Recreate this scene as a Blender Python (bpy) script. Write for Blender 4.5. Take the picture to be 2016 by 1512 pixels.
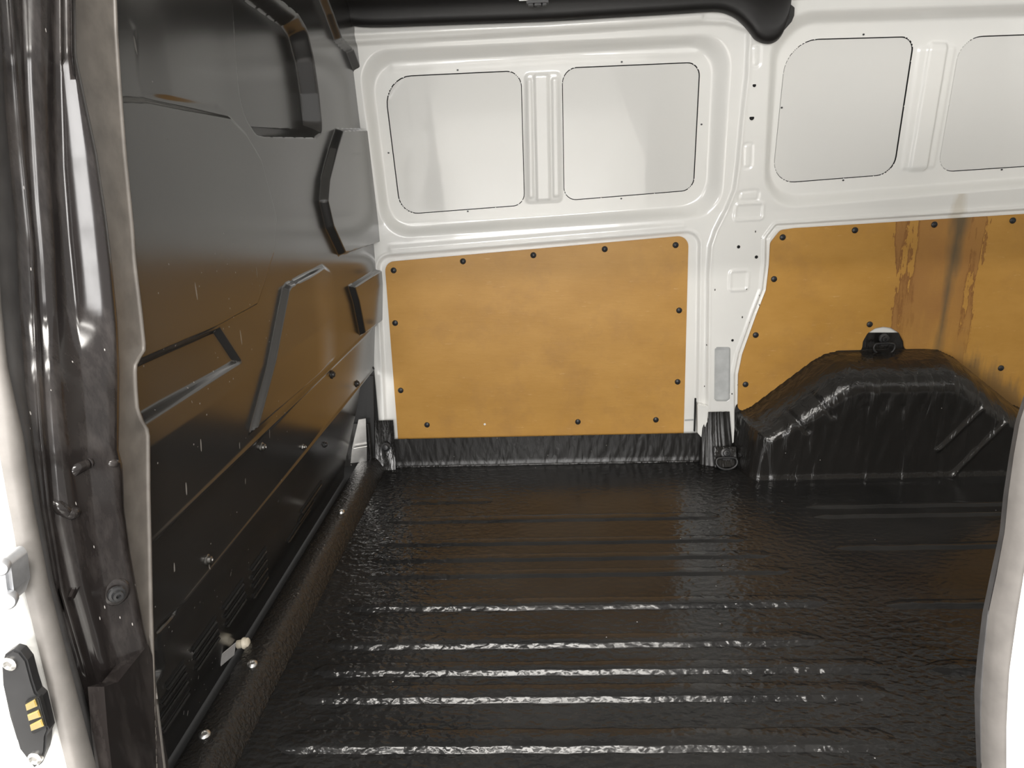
import bpy, bmesh, math, random
import numpy as np
from mathutils import Matrix, Vector
random.seed(4)
for o in list(bpy.data.objects): bpy.data.objects.remove(o)
SC = bpy.context.scene
COL = SC.collection

# ------------------------------------------------------------------ camera
F = 1456.0                                   # focal length in pixels of a 2016 px wide frame
CAM = np.array([0.0, 0.0, 1.0])
_y = np.array([47.0, -421.0, F]); _y /= np.linalg.norm(_y)
_z = -np.array([175.0, (F*F + 47*175)/421.0, F]); _z /= np.linalg.norm(_z)
_z -= _y*(_z @ _y); _z /= np.linalg.norm(_z)
_x = np.cross(_y, _z)
R3 = np.array([_x, _y, _z])                  # world = R3 @ camera(x right, y down, z forward)
cd = bpy.data.cameras.new('camera'); cam = bpy.data.objects.new('camera', cd); COL.objects.link(cam)
cd.sensor_width = 36; cd.lens = F/2016*36; cd.clip_start = 0.02
rot = Matrix([[R3[i, 0], -R3[i, 1], -R3[i, 2]] for i in range(3)])
cam.matrix_world = Matrix.Translation(Vector(CAM)) @ rot.to_4x4()
SC.camera = cam

# ------------------------------------------------------------------ light
SC.view_settings.view_transform = 'Standard'; SC.view_settings.look = 'None'
SC.view_settings.gamma = 1; SC.view_settings.use_curve_mapping = False
SC.view_settings.exposure = 0.16
w = bpy.data.worlds.new('showroom'); SC.world = w; w.use_nodes = True
w.node_tree.nodes['Background'].inputs[0].default_value = (1.0, 0.975, 0.94, 1)
w.node_tree.nodes['Background'].inputs[1].default_value = 0.85
def area(name, loc, target, sx, sy, power, col=(1, .96, .9)):
    l = bpy.data.lights.new(name, 'AREA'); l.shape = 'RECTANGLE'; l.size = sx; l.size_y = sy
    l.energy = power; l.color = col
    o = bpy.data.objects.new(name, l); COL.objects.link(o); o.location = loc
    o.rotation_euler = (Vector(target)-Vector(loc)).to_track_quat('-Z', 'Y').to_euler()
    return o
# workshop ceiling tubes outside the open side door, the daylit workshop entrance far behind, and an added rear fill
area('ceiling_panel_lamp', (-0.3, -0.8, 3.3), (-0.3, -0.8, 0), 2.2, .7, 190)
area('ceiling_panel_lamp', (-0.3, -2.4, 3.3), (-0.3, -2.4, 0), 2.2, .25, 110)
area('workshop_window_and_rear_fill', (-0.05, -3.6, 1.15), (-0.05, 0, 1.15), 1.8, 1.5, 135, (1, .98, .96))
area('workshop_window_and_rear_fill', (-3.3, -2.6, 1.3), (0.9, 2.0, .8), 1.6, 1.6, 130, (1, .98, .96))  # added fill from the far left, brightens the rear wall and board

# ------------------------------------------------------------------ projections onto the real surfaces
def ray(px, py): return R3 @ np.array([px-1008.0, py-756.0, F])
def on_plane(px, py, axis, v):
    d = ray(px, py); return CAM + d*(v-CAM[axis])/d[axis]
WB = 2.445                                   # far body side at floor level
def wallY(z): return WB - 0.175*np.maximum(0, np.asarray(z)-0.85)
def W(px, py, off=0.0):                      # (X, Z) on the far body side
    v = WB
    for _ in range(8):
        p = on_plane(px, py, 1, v+off); v = float(wallY(p[2]))
    return (p[0], p[2])
BZ = [-.1, .05, .356, .52, .65, 1.6]; BX = [-.68, -.655, -.570, -.552, -.54, -.54]
def bulkX(z): return np.interp(z, BZ, BX)
def B(px, py, off=0.0):                      # (Y, Z) on the bulkhead
    v = -.54
    for _ in range(12):
        p = on_plane(px, py, 0, v+off); v = float(bulkX(p[2]))
    return (p[1], p[2])
def G(px, py, z=0.0): return on_plane(px, py, 2, z)

# ------------------------------------------------------------------ 2D shapes
def inset(poly, r):
    P = np.array(poly, float); n = len(P)
    if 0.5*np.sum(P[:, 0]*np.roll(P[:, 1], -1)-np.roll(P[:, 0], -1)*P[:, 1]) < 0: P = P[::-1]
    out = []
    for i in range(n):
        a, b, c = P[i-1], P[i], P[(i+1) % n]
        d1 = (b-a)/np.linalg.norm(b-a); d2 = (c-b)/np.linalg.norm(c-b)
        n1 = np.array([-d1[1], d1[0]]); n2 = np.array([-d2[1], d2[0]])
        k = 1+n1 @ n2
        out.append(b + r*(n1+n2)/max(k, .25))
    return np.array(out)
def sdf(U, V, poly):
    P = np.asarray(poly, float); d = np.full(U.shape, 1e9); s = np.ones(U.shape)
    n = len(P)
    for i in range(n):
        a = P[i]; b = P[i-1]; e = b-a
        wx = U-a[0]; wy = V-a[1]
        t = np.clip((wx*e[0]+wy*e[1])/(e @ e), 0, 1)
        d = np.minimum(d, (wx-e[0]*t)**2+(wy-e[1]*t)**2)
        c1 = V >= a[1]; c2 = V < b[1]; c3 = e[0]*wy > e[1]*wx
        flip = (c1 & c2 & c3) | (~c1 & ~c2 & ~c3)
        s = np.where(flip, -s, s)
    return s*np.sqrt(d)
def rsdf(U, V, poly, r): return sdf(U, V, inset(poly, r))-r if r > 0 else sdf(U, V, poly)
def seg(U, V, a, b):
    a = np.array(a); b = np.array(b); e = b-a
    t = np.clip(((U-a[0])*e[0]+(V-a[1])*e[1])/(e @ e), 0, 1)
    return np.hypot(U-a[0]-e[0]*t, V-a[1]-e[1]*t)
def pline(U, V, pts):
    d = np.full(U.shape, 1e9)
    for a, b in zip(pts[:-1], pts[1:]): d = np.minimum(d, seg(U, V, a, b))
    return d
def sst(x, a, b):
    t = np.clip((x-a)/(b-a), 0, 1); return t*t*(3-2*t)
def rounded(poly, rad, n=7):                 # dense outline with rounded corners
    P = [np.array(p, float) for p in poly]; m = len(P); out = []
    rr = rad if hasattr(rad, '__len__') else [rad]*m
    for i in range(m):
        a, b, c = P[i-1], P[i], P[(i+1) % m]; r = rr[i]
        if r <= 0: out.append(tuple(b)); continue
        u = (a-b); lu = np.linalg.norm(u); u /= lu; v = (c-b); lv = np.linalg.norm(v); v /= lv
        ang = math.acos(max(-1, min(1, u @ v)))
        if ang > 3.05: out.append(tuple(b)); continue
        t = min(r/math.tan(ang/2), lu*.48, lv*.48); r2 = t*math.tan(ang/2)
        ctr = b + (u+v)/np.linalg.norm(u+v)*r2/math.sin(ang/2)
        s = b+u*t-ctr; e = b+v*t-ctr
        a0 = math.atan2(s[1], s[0]); a1 = math.atan2(e[1], e[0]); da = (a1-a0+math.pi) % (2*math.pi)-math.pi
        for k in range(n): out.append((ctr[0]+r2*math.cos(a0+da*k/(n-1)), ctr[1]+r2*math.sin(a0+da*k/(n-1))))
    return out

# ------------------------------------------------------------------ objects
def link(o, parent=None):
    COL.objects.link(o)
    if parent: o.parent = parent
    return o
def tag(o, label=None, cat=None, group=None, kind=None):
    for k, v in (('label', label), ('category', cat), ('group', group), ('kind', kind)):
        if v: o[k] = v
    return o
def empty(name, label, cat, group=None):
    return tag(link(bpy.data.objects.new(name, None)), label, cat, group)
def mesh(name, verts, faces, mat, parent=None, smooth=True):
    me = bpy.data.meshes.new(name); me.from_pydata([tuple(map(float, v)) for v in verts], [], faces); me.validate()
    me.materials.append(mat)
    if smooth: me.polygons.foreach_set('use_smooth', [True]*len(me.polygons))
    return link(bpy.data.objects.new(name, me), parent)
def from_bm(name, bm, mat, parent=None, smooth=True, angle=40):
    bmesh.ops.recalc_face_normals(bm, faces=bm.faces)
    me = bpy.data.meshes.new(name); bm.to_mesh(me); bm.free(); me.materials.append(mat)
    if smooth:
        me.polygons.foreach_set('use_smooth', [True]*len(me.polygons)); me.set_sharp_from_angle(angle=math.radians(angle))
    return link(bpy.data.objects.new(name, me), parent)
def grid(name, P, mat, parent=None, keep=None):
    """P: (n, m, 3) array of points -> one quad sheet"""
    n, m, _ = P.shape
    idx = np.arange(n*m).reshape(n, m)
    q = np.stack([idx[:-1, :-1], idx[1:, :-1], idx[1:, 1:], idx[:-1, 1:]], -1)
    if keep is not None: q = q[keep]
    q = q.reshape(-1, 4)
    me = bpy.data.meshes.new(name)
    me.vertices.add(n*m); me.vertices.foreach_set('co', P.reshape(-1).astype(np.float32))
    me.loops.add(q.size); me.loops.foreach_set('vertex_index', q.reshape(-1).astype(np.int32))
    me.polygons.add(len(q)); me.polygons.foreach_set('loop_start', np.arange(0, q.size, 4, dtype=np.int32))
    me.update(calc_edges=True)
    me.polygons.foreach_set('use_smooth', [True]*len(q)); me.materials.append(mat)
    return link(bpy.data.objects.new(name, me), parent)
def slab(name, outline, y0, thick, mat, parent=None, bevel=.0015, place=None):
    """outline in (X, Z); front face follows y0(z), thick goes away from the door"""
    bm = bmesh.new()
    f = [bm.verts.new((x, float(y0(z)), z)) for x, z in outline]
    face = bm.faces.new(f)
    r = bmesh.ops.extrude_face_region(bm, geom=[face])
    for v in r['geom']:
        if isinstance(v, bmesh.types.BMVert): v.co.y += thick
    if bevel:
        ed = [e for e in bm.edges if all(v in f for v in e.verts)]
        bmesh.ops.bevel(bm, geom=ed, offset=bevel, segments=2, affect='EDGES')
    return from_bm(name, bm, mat, parent, angle=30)
def box(name, c, s, mat, parent=None, bevel=.003, M=None):
    bm = bmesh.new(); bmesh.ops.create_cube(bm, size=1)
    for v in bm.verts: v.co = Vector((v.co.x*s[0], v.co.y*s[1], v.co.z*s[2]))
    if bevel: bmesh.ops.bevel(bm, geom=bm.edges[:], offset=bevel, segments=2, affect='EDGES')
    if M is not None: bmesh.ops.transform(bm, matrix=M, verts=bm.verts)
    bmesh.ops.translate(bm, vec=c, verts=bm.verts)
    return from_bm(name, bm, mat, parent)
def lathe(name, prof, at, axis, mat, parent=None, n=20):
    """prof: (radius, height along axis)"""
    q = Vector(axis).normalized().to_track_quat('Z', 'Y').to_matrix()
    vs = []; fs = []
    for r, h in prof:
        for k in range(n):
            a = 2*math.pi*k/n; vs.append(Vector(at)+q @ Vector((r*math.cos(a), r*math.sin(a), h)))
    for i in range(len(prof)-1):
        for k in range(n): fs.append((i*n+k, i*n+(k+1) % n, (i+1)*n+(k+1) % n, (i+1)*n+k))
    fs.append(tuple(range((len(prof)-1)*n, len(prof)*n)))
    o = mesh(name, vs, fs, mat, parent); o.data.set_sharp_from_angle(angle=math.radians(45)); return o
def tube(name, pts, r, mat, parent=None, closed=False, n=10, flat=1.0, up=(0, 0, 1)):
    P = [Vector(p) for p in pts]; m = len(P); vs = []; fs = []
    for i in range(m):
        t = (P[(i+1) % m]-P[i-1]) if closed else (P[min(i+1, m-1)]-P[max(i-1, 0)])
        t.normalize(); a = t.cross(Vector(up)); a.normalize(); b = a.cross(t)
        for k in range(n):
            an = 2*math.pi*k/n; vs.append(P[i]+a*r*math.cos(an)+b*r*flat*math.sin(an))
    L = m if closed else m-1
    for i in range(L):
        for k in range(n):
            j = (i+1) % m; fs.append((i*n+k, i*n+(k+1) % n, j*n+(k+1) % n, j*n+k))
    if not closed: fs += [tuple(range(n))[::-1], tuple(range((m-1)*n, m*n))]
    return mesh(name, vs, fs, mat, parent)
def catmull(pts, per=6):
    P = [np.array(p, float) for p in pts]; P = [2*P[0]-P[1]]+P+[2*P[-1]-P[-2]]; out = []
    for i in range(1, len(P)-2):
        for k in range(per):
            t = k/per
            out.append(.5*((2*P[i])+(-P[i-1]+P[i+1])*t+(2*P[i-1]-5*P[i]+4*P[i+1]-P[i+2])*t*t+(-P[i-1]+3*P[i]-3*P[i+1]+P[i+2])*t**3))
    out.append(P[-2]); return out

# ------------------------------------------------------------------ materials
class N:
    def __init__(s, name):
        s.m = bpy.data.materials.new(name); s.m.use_nodes = True; s.t = s.m.node_tree
        s.p = s.t.nodes['Principled BSDF']; s._c = None
    def n(s, kind, **kw):
        x = s.t.nodes.new(kind)
        for k, v in kw.items():
            if k.startswith('_'): setattr(x, k[1:], v)
        for k, v in kw.items():
            if not k.startswith('_'): s.set(x, k, v)
        return x
    def set(s, x, k, v):
        i = x.inputs[int(k[1:])] if k[0] == 'i' and k[1:].isdigit() else x.inputs[k.replace('_', ' ')]
        if isinstance(v, bpy.types.NodeSocket): s.t.links.new(v, i)
        else: i.default_value = v
    def co(s):
        if not s._c: s._c = s.n('ShaderNodeNewGeometry').outputs['Position']
        return s._c
    def map(s, scale=(1, 1, 1), loc=(0, 0, 0), rot=(0, 0, 0), src=None):
        return s.n('ShaderNodeMapping', Vector=src or s.co(), Scale=scale, Location=loc, Rotation=rot).outputs[0]
    def noise(s, scale, vec=None, detail=4, rough=.55, dist=0):
        return s.n('ShaderNodeTexNoise', Vector=vec or s.co(), Scale=scale, Detail=detail, Roughness=rough, Distortion=dist).outputs[0]
    def vor(s, scale, vec=None, feature='F1', rnd=1.0):
        return s.n('ShaderNodeTexVoronoi', _feature=feature, Vector=vec or s.co(), Scale=scale, Randomness=rnd).outputs[0]
    def ramp(s, fac, stops):
        r = s.n('ShaderNodeValToRGB', Fac=fac); e = r.color_ramp.elements
        while len(e) < len(stops): e.new(.5)
        for k, (p, c) in enumerate(stops):
            e[k].position = p; e[k].color = (c, c, c, 1) if not hasattr(c, '__len__') else (*c, 1)
        return r.outputs[0]
    def mr(s, v, a, b, c=0., d=1.):
        return s.n('ShaderNodeMapRange', i0=v, i1=a, i2=b, i3=c, i4=d).outputs[0]
    def math(s, op, a, b=0.0):
        return s.n('ShaderNodeMath', _operation=op, i0=a, i1=b).outputs[0]
    def mix(s, f, a, b, mode='MIX'):
        x = s.t.nodes.new('ShaderNodeMix'); x.data_type = 'RGBA'; x.blend_type = mode
        for i, v in ((0, f), (6, a), (7, b)):
            if isinstance(v, bpy.types.NodeSocket): s.t.links.new(v, x.inputs[i])
            else: x.inputs[i].default_value = (*v, 1) if hasattr(v, '__len__') and len(v) == 3 else v
        return x.outputs[2]
    def sep(s):
        return s.n('ShaderNodeSeparateXYZ', i0=s.co()).outputs
    def bump(s, h, strength=.3, dist=.01, prev=None):
        kw = dict(Height=h, Strength=strength, Distance=dist)
        if prev: kw['Normal'] = prev
        return s.n('ShaderNodeBump', **kw).outputs[0]
    def done(s, base=None, rough=.5, metal=0., normal=None, coat=0., coat_rough=.05, spec=.5):
        if base is not None: s.set(s.p, 'Base Color', (*base, 1) if not isinstance(base, bpy.types.NodeSocket) else base)
        s.set(s.p, 'Roughness', rough); s.set(s.p, 'Metallic', metal)
        if normal: s.set(s.p, 'Normal', normal)
        s.set(s.p, 'Coat Weight', coat); s.set(s.p, 'Coat Roughness', coat_rough); s.set(s.p, 'Specular IOR Level', spec)
        return s.m

def white_paint():
    k = N('white body paint')
    n = k.noise(3); c = k.mix(k.mr(n, .3, .7, 0, 1), (.80, .80, .775), (.84, .835, .80))
    x, y, z = k.sep()
    chip = k.math('LESS_THAN', k.vor(55, k.map((1, 1, .6))), .13)
    zone = k.math('MULTIPLY', k.math('GREATER_THAN', k.noise(9, detail=2), .57), k.math('MULTIPLY', k.math('GREATER_THAN', x, .555), k.math('LESS_THAN', x, .77)))
    zone = k.math('MULTIPLY', zone, k.math('LESS_THAN', z, .92))
    c = k.mix(k.math('MULTIPLY', chip, zone), c, (.09, .085, .08))
    run = k.math('MULTIPLY', k.mr(k.math('ADD', k.math('ABSOLUTE', k.math('SUBTRACT', x, 1.335)), k.mr(k.noise(20, k.map((1, 1, .3))), .3, .7, -.015, .015)), .005, .03, 1, 0), k.math('MULTIPLY', k.math('LESS_THAN', z, .885), k.math('GREATER_THAN', y, 2.3)))
    c = k.mix(k.math('MULTIPLY', run, .4), c, (.50, .42, .28))
    b = k.bump(k.noise(4.5, detail=1), .12, .02)
    return k.done(c, .22, normal=b, coat=.5, coat_rough=.06)
M_WHITE = white_paint()
def blank_paint():
    k = N('white outer skin paint')
    n = k.noise(3); c = k.mix(n, (.71, .71, .69), (.75, .745, .715))
    b = k.bump(k.noise(3.2, k.map((1, 1, .25)), detail=1), .10, .02)
    return k.done(c, .12, normal=b, coat=.8, coat_rough=.03)
M_BLANK = blank_paint()
def wood(stain=False):
    k = N('varnished plywood stained' if stain else 'varnished plywood')
    x, y, z = k.sep()
    g = k.noise(7, k.map((.8, 1, 1.5)), detail=6, rough=.6)
    c = k.mix(k.mr(g, .3, .7), (.45, .235, .05), (.53, .287, .07))
    m = k.noise(5, detail=6, rough=.7); c = k.mix(k.mr(m, .5, .75, 0, .7), c, (.37, .195, .058))
    fl = k.noise(60, k.map((.35, 1, 2.2)), detail=3, rough=.7); c = k.mix(k.mr(fl, .66, .76, 0, .55), c, (.66, .43, .20))
    fd = k.noise(45, k.map((.5, 1, 2.6), (3, 0, 7)), detail=4, rough=.8); c = k.mix(k.mr(fd, .66, .78, 0, .6), c, (.26, .13, .045))
    rough = .42
    if stain:
        drip = k.noise(8, k.map((2.6, 1, .28)), detail=5, rough=.6)
        fine = k.noise(30, k.map((1, 1, .6)), detail=5, rough=.65)
        nn = k.math('ADD', k.mr(drip, .25, .75, -.085, .085), k.mr(fine, .25, .75, -.022, .022))
        lean = k.math('MULTIPLY', k.math('SUBTRACT', .80, z), .04)
        xl = k.math('ADD', k.math('ADD', x, lean), nn)
        left = k.mr(xl, 1.165, 1.169); right = k.mr(xl, 1.432, 1.436, 1, 0)
        low = k.mr(k.math('ADD', z, nn), .36, .50, .35, 1)
        band = k.math('MULTIPLY', k.math('MULTIPLY', left, right), low)
        edge = k.math('MULTIPLY', k.math('ADD', k.mr(xl, 1.169, 1.196, 1, 0), k.mr(xl, 1.412, 1.432, 0, 1)), band)
        pat = k.mr(k.noise(9, k.map((1.2, 1, .6), (5, 2, 1)), detail=5), .35, .65)
        c = k.mix(k.math('MULTIPLY', band, k.math('ADD', .55, k.math('MULTIPLY', pat, .4))), c, (.34, .165, .052))
        c = k.mix(k.math('MULTIPLY', edge, .8), c, (.22, .095, .028))
        ctr = k.math('ABSOLUTE', k.math('SUBTRACT', k.math('ADD', x, lean), 1.340))
        ctr = k.math('ADD', ctr, k.mr(k.noise(14, k.map((1, 1, .3)), detail=4), .3, .7, -.012, .012))
        wid = k.mr(z, .36, .82, .020, .036)
        c = k.mix(k.math('MULTIPLY', k.mr(k.math('DIVIDE', ctr, wid), .1, 1, .85, 0), k.mr(z, .34, .5, .45, 1)), c, (.10, .085, .055))
        # grey road film along the cut edge behind the arch
        film = k.math('ADD', z, k.math('MULTIPLY', x, .55))
        film = k.math('MULTIPLY', k.mr(k.math('ADD', film, nn), 1.10, 1.17, 1, 0), k.mr(x, 1.36, 1.44))
        c = k.mix(k.math('MULTIPLY', film, .6), c, (.15, .105, .06))
        rough = k.mix(band, (.42,)*3, (.6,)*3)
    b = k.bump(fl, .08, .004)
    return k.done(c, rough, normal=b, spec=.3)
M_WOOD = wood(); M_WOOD2 = wood(True)
def liner(name, stretch=(1, 1, 1), scale=70, str_=.6, dist=.006, rough=.22, spots=True):
    k = N(name)
    v = k.noise(scale, k.map(stretch), detail=3, rough=.55, dist=.6)
    v2 = k.vor(scale*1.5, k.map(stretch), 'SMOOTH_F1')
    h = k.math('ADD', k.mr(v, .35, .68), k.math('MULTIPLY', v2, .5))
    b = k.bump(h, str_, dist)
    c = k.mix(k.noise(7), (.010, .0095, .009), (.016, .015, .014))
    if spots: c = k.mix(k.math('MULTIPLY', k.math('LESS_THAN', k.vor(24), .035), .7), c, (.35, .34, .32))
    return k.done(c, rough, normal=b)
def floor_mat():
    k = N('black sprayed floor lining')
    x, y, z = k.sep()
    co = k.map((.8, 1.1, 1))
    v = k.noise(58, co, detail=1.5, rough=.45, dist=.15)
    v2 = k.noise(140, co, detail=1)
    big = k.noise(4, detail=2)
    left = k.mr(x, -.45, .0, 1, 0); right = k.math('MULTIPLY', k.mr(x, .32, .5), k.mr(x, .75, 1.0, 1, 0))
    near = k.mr(y, 1.7, 1.1, 0, 1)
    amt = k.math('ADD', .16, k.math('ADD', k.math('MULTIPLY', left, .9), k.math('ADD', k.math('MULTIPLY', right, .45), k.math('MULTIPLY', near, .3))))
    h = k.math('MULTIPLY', k.math('ADD', k.mr(v, .38, .66), k.math('MULTIPLY', v2, .15)), amt)
    b = k.bump(h, .42, .0045)
    c = k.mix(k.mr(big, .35, .65), (.009, .009, .009), (.015, .0145, .014))
    c = k.mix(k.math('MULTIPLY', k.math('LESS_THAN', k.vor(16), .022), .8), c, (.42, .41, .4))
    return k.done(c, k.mr(big, .3, .7, .15, .22), normal=b, spec=.25)
M_FLOOR = floor_mat()
M_LINER = liner('black sprayed sheet lining', (1, 1, .22), 45, .35, .004, .2)
M_SKIRT = liner('black sprayed skirt lining', (1, 1, .3), 40, .22, .003, .34)
M_KERB = liner('black sprayed kerb lining', (1, 1, 1), 95, .4, .004, .3)
M_LINERD = liner('black sprayed arch lining', (1, 1, .16), 30, .38, .005, .2)
def bulk_mat():
    k = N('black bulkhead paint with scuffs')
    x, y, z = k.sep()
    c = k.mix(k.noise(5), (.020, .0195, .019), (.028, .027, .026))
    near = k.mr(y, .9, 1.75, 1, 0); lowz = k.mr(z, .95, .6, .25, 1)
    def scr(rot, scale, th, loc):
        v = k.vor(scale, k.map((1, 1.0, .16), loc, rot)); return k.math('LESS_THAN', v, th)
    s = k.math('MAXIMUM', scr((.15, 0, 0), 38, .075, (0, 0, 0)), k.math('MAXIMUM', scr((.7, 0, 0), 22, .05, (3, 1, 0)), k.math('LESS_THAN', k.vor(48), .07)))
    patch = k.math('GREATER_THAN', k.noise(7, detail=3), .5)
    s = k.math('MULTIPLY', k.math('MULTIPLY', s, patch), k.math('MULTIPLY', near, lowz))
    c = k.mix(k.math('MULTIPLY', s, .75), c, (.42, .40, .37))
    b = k.bump(k.noise(2.6, detail=1), .10, .02)
    return k.done(c, k.mix(s, (.2,)*3, (.5,)*3), normal=b, spec=.9)
M_BULK = bulk_mat()
def pillar_mat():
    k = N('black pillar paint with grime')
    n = k.noise(14, k.map((1, 1, .3)), detail=6, rough=.7)
    c = k.mix(k.mr(n, .45, .8), (.016, .0135, .013), (.075, .066, .062))
    c = k.mix(k.math('MULTIPLY', k.math('LESS_THAN', k.vor(70, k.map((1, 1, .3))), .05), k.math('GREATER_THAN', k.noise(12), .55)), c, (.45, .43, .41))
    b = k.bump(k.noise(9, k.map((1, 1, .25)), detail=3), .22, .006)
    return k.done(c, k.mr(n, .3, .75, .12, .3), normal=b)
M_PILLAR = pillar_mat()
def plain(name, col, rough, metal=0., noise=0., bumpn=None, coat=0.):
    k = N(name); base = col
    if noise: base = k.mix(k.mr(k.noise(30), .3, .7), tuple(v*(1-noise) for v in col), tuple(min(1, v*(1+noise)) for v in col))
    b = k.bump(k.noise(bumpn[0], detail=3), bumpn[1], bumpn[2]) if bumpn else None
    return k.done(base, rough, metal, normal=b, coat=coat)
M_STRIP = plain('dusty black flange', (.11, .099, .088), .38, noise=.2, bumpn=(60, .15, .002))
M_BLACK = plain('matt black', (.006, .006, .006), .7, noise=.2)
M_CAP = plain('black plastic cap', (.02, .02, .021), .38, noise=.2)
M_TRIM = plain('charcoal moulded plastic', (.007, .0065, .0065), .46, noise=.15, bumpn=(400, .2, .0008))
M_SEAL = plain('grey rubber seal', (.20, .188, .176), .55, noise=.12, bumpn=(25, .15, .003))
M_SEAL2 = plain('darker grey rubber seal', (.145, .135, .126), .55, noise=.12, bumpn=(25, .15, .003))  # same rubber with a darker base, for the right seal
M_SEALD = plain('dark rubber lip', (.07, .068, .068), .5, noise=.2)
M_STEEL = plain('dull steel', (.55, .54, .52), .32, 1., .15)
M_GUN = plain('tarnished steel', (.2, .195, .185), .38, 1., .2)
M_GOLD = plain('brass contact', (.75, .62, .30), .3, 1., .1)
M_PEG = plain('ivory plastic', (.68, .62, .5), .4, noise=.1)
M_LABEL = plain('silver foil label', (.62, .61, .6), .35, .3, .2)
M_GREY = plain('pale grey cavity tone', (.42, .43, .43), .5, noise=.1)  # grey darker than the wall, for the slot inside and the crease strip
M_GALV = plain('galvanised fitting', (.52, .53, .55), .45, .7, .2)
M_HOLE = plain('dark hole', (.008, .008, .008), .9)  # flat black standing in for the shade inside holes and gaps

# ================================================================== SETTING
# ---- far body side (stamped inner panel)
st = .004
gx = np.arange(-.78, 2.30, st); gz = np.arange(-.004, 1.56, st)
U, V = np.meshgrid(gx, gz, indexing='ij')
def wp(pts): return [W(*p) for p in pts]
seam = wp([(1476, 60), (1475, 100), (1472, 150), (1463, 231), (1455, 320), (1448, 372), (1432, 412), (1410, 455), (1400, 485), (1396, 540), (1395, 650), (1394, 760), (1393, 880), (1393, 960)])
front = seam + wp([(600, 960), (600, 86)]) + wp([(700, 84), (1080, 62), (1378, 43), (1430, 44), (1460, 54)])
S1 = sdf(U, V, front)
D = .011*sst(-S1, -.003, .006)
D -= .004*np.exp(-(S1/.006)**2)                                   # folded edge along the pillar
# window recess, front
R1o = rsdf(U, V, wp([(700, 96), (1447, 62), (1424, 428), (752, 470)]), .09)
R1i = rsdf(U, V, wp([(724, 125), (1410, 87), (1394, 402), (764, 452)]), .085)
def ramp2(o, i): return np.clip(-o/(np.maximum(-o+np.maximum(i, 0), 1e-6)), 0, 1)
t = ramp2(R1o, R1i); t = t*t*(3-2*t); D += .036*t
# centre pressings between the front blanks
for q, h in (([(1050, 143), (1081, 142), (1085, 396), (1056, 398)], .007), ([(1036, 152), (1048, 151), (1052, 391), (1040, 392)], .005), ([(1086, 150), (1100, 149), (1103, 388), (1089, 390)], .005)):
    D -= h*sst(-rsdf(U, V, wp(q), .008), -.0015, .004)
D -= .0035*sst(-rsdf(U, V, wp([(1032, 140), (1104, 137), (1108, 398), (1034, 402)]), .015), -.002, .008)
# shallow bead across the recess above the front blanks
D -= .003*np.exp(-(pline(U, V, wp([(770, 128), (1100, 106), (1380, 98)]))/.012)**2)
# window recess, rear
R2o = rsdf(U, V, wp([(1516, 22), (2300, -5), (2300, 345), (1500, 416)]), .11)
R2i = rsdf(U, V, wp([(1545, 46), (2280, 22), (2280, 330), (1519, 386)]), .10)
t = ramp2(R2o, R2i); t = t*t*(3-2*t); D += .034*t
D -= .009*sst(-rsdf(U, V, wp([(1839, 80), (1878, 80), (1834, 337), (1797, 338)]), .012), -.002, .006)
D -= .004*sst(-rsdf(U, V, wp([(1818, 88), (1896, 86), (1852, 332), (1782, 336)]), .012), -.003, .010)
# recess behind the front plywood board
PF = wp([(741, 505), (1380, 455), (1374, 900), (760, 900)])
D += .007*sst(-rsdf(U, V, PF, .045), -.004, .008)
D -= .0025*np.exp(-((rsdf(U, V, PF, .045)-.004)/.005)**2)
# shoulder rib under the front window
D -= .004*np.exp(-(pline(U, V, wp([(770, 492), (1290, 450), (1345, 446)]))/.010)**2)
# rear board seat with rolled edge
RB = [(1452, 806), (1452, 737), (1460, 698), (1487, 622), (1507, 571), (1513, 519), (1514, 470), (1530, 449), (1563, 447), (2016, 419), (2400, 396), (2400, 1000), (1452, 1000)]
rb = sdf(U, V, wp(RB))
D += .005*sst(-rb, -.010, -.004)
D -= .005*np.exp(-((rb-.015)/.0045)**2)
D += .008*np.exp(-((rb-.0055)/.0035)**2)
# pillar pressings
for q, h in (([(1450, 402), (1504, 399), (1502, 431), (1446, 434)], -.004), ([(1438, 534), (1474, 532), (1472, 570), (1437, 572)], -.004), ([(1479, 88), (1497, 88), (1495, 130), (1481, 131)], .003), ([(1464, 284), (1481, 282), (1479, 330), (1463, 331)], .003), ([(1456, 378), (1494, 374), (1492, 394), (1454, 396)], .003)):
    s = rsdf(U, V, wp(q), .010); D += h*np.exp(-(s/.004)**2)
# roof rail
rail = wp([(600, 60), (700, 58), (1080, 44), (1400, 24), (1540, 0), (2400, -20)])
D -= .010*np.exp(-(pline(U, V, wp([(600, 74), (690, 70), (900, 60), (1080, 52), (1378, 33)]))/.011)**2)
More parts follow.
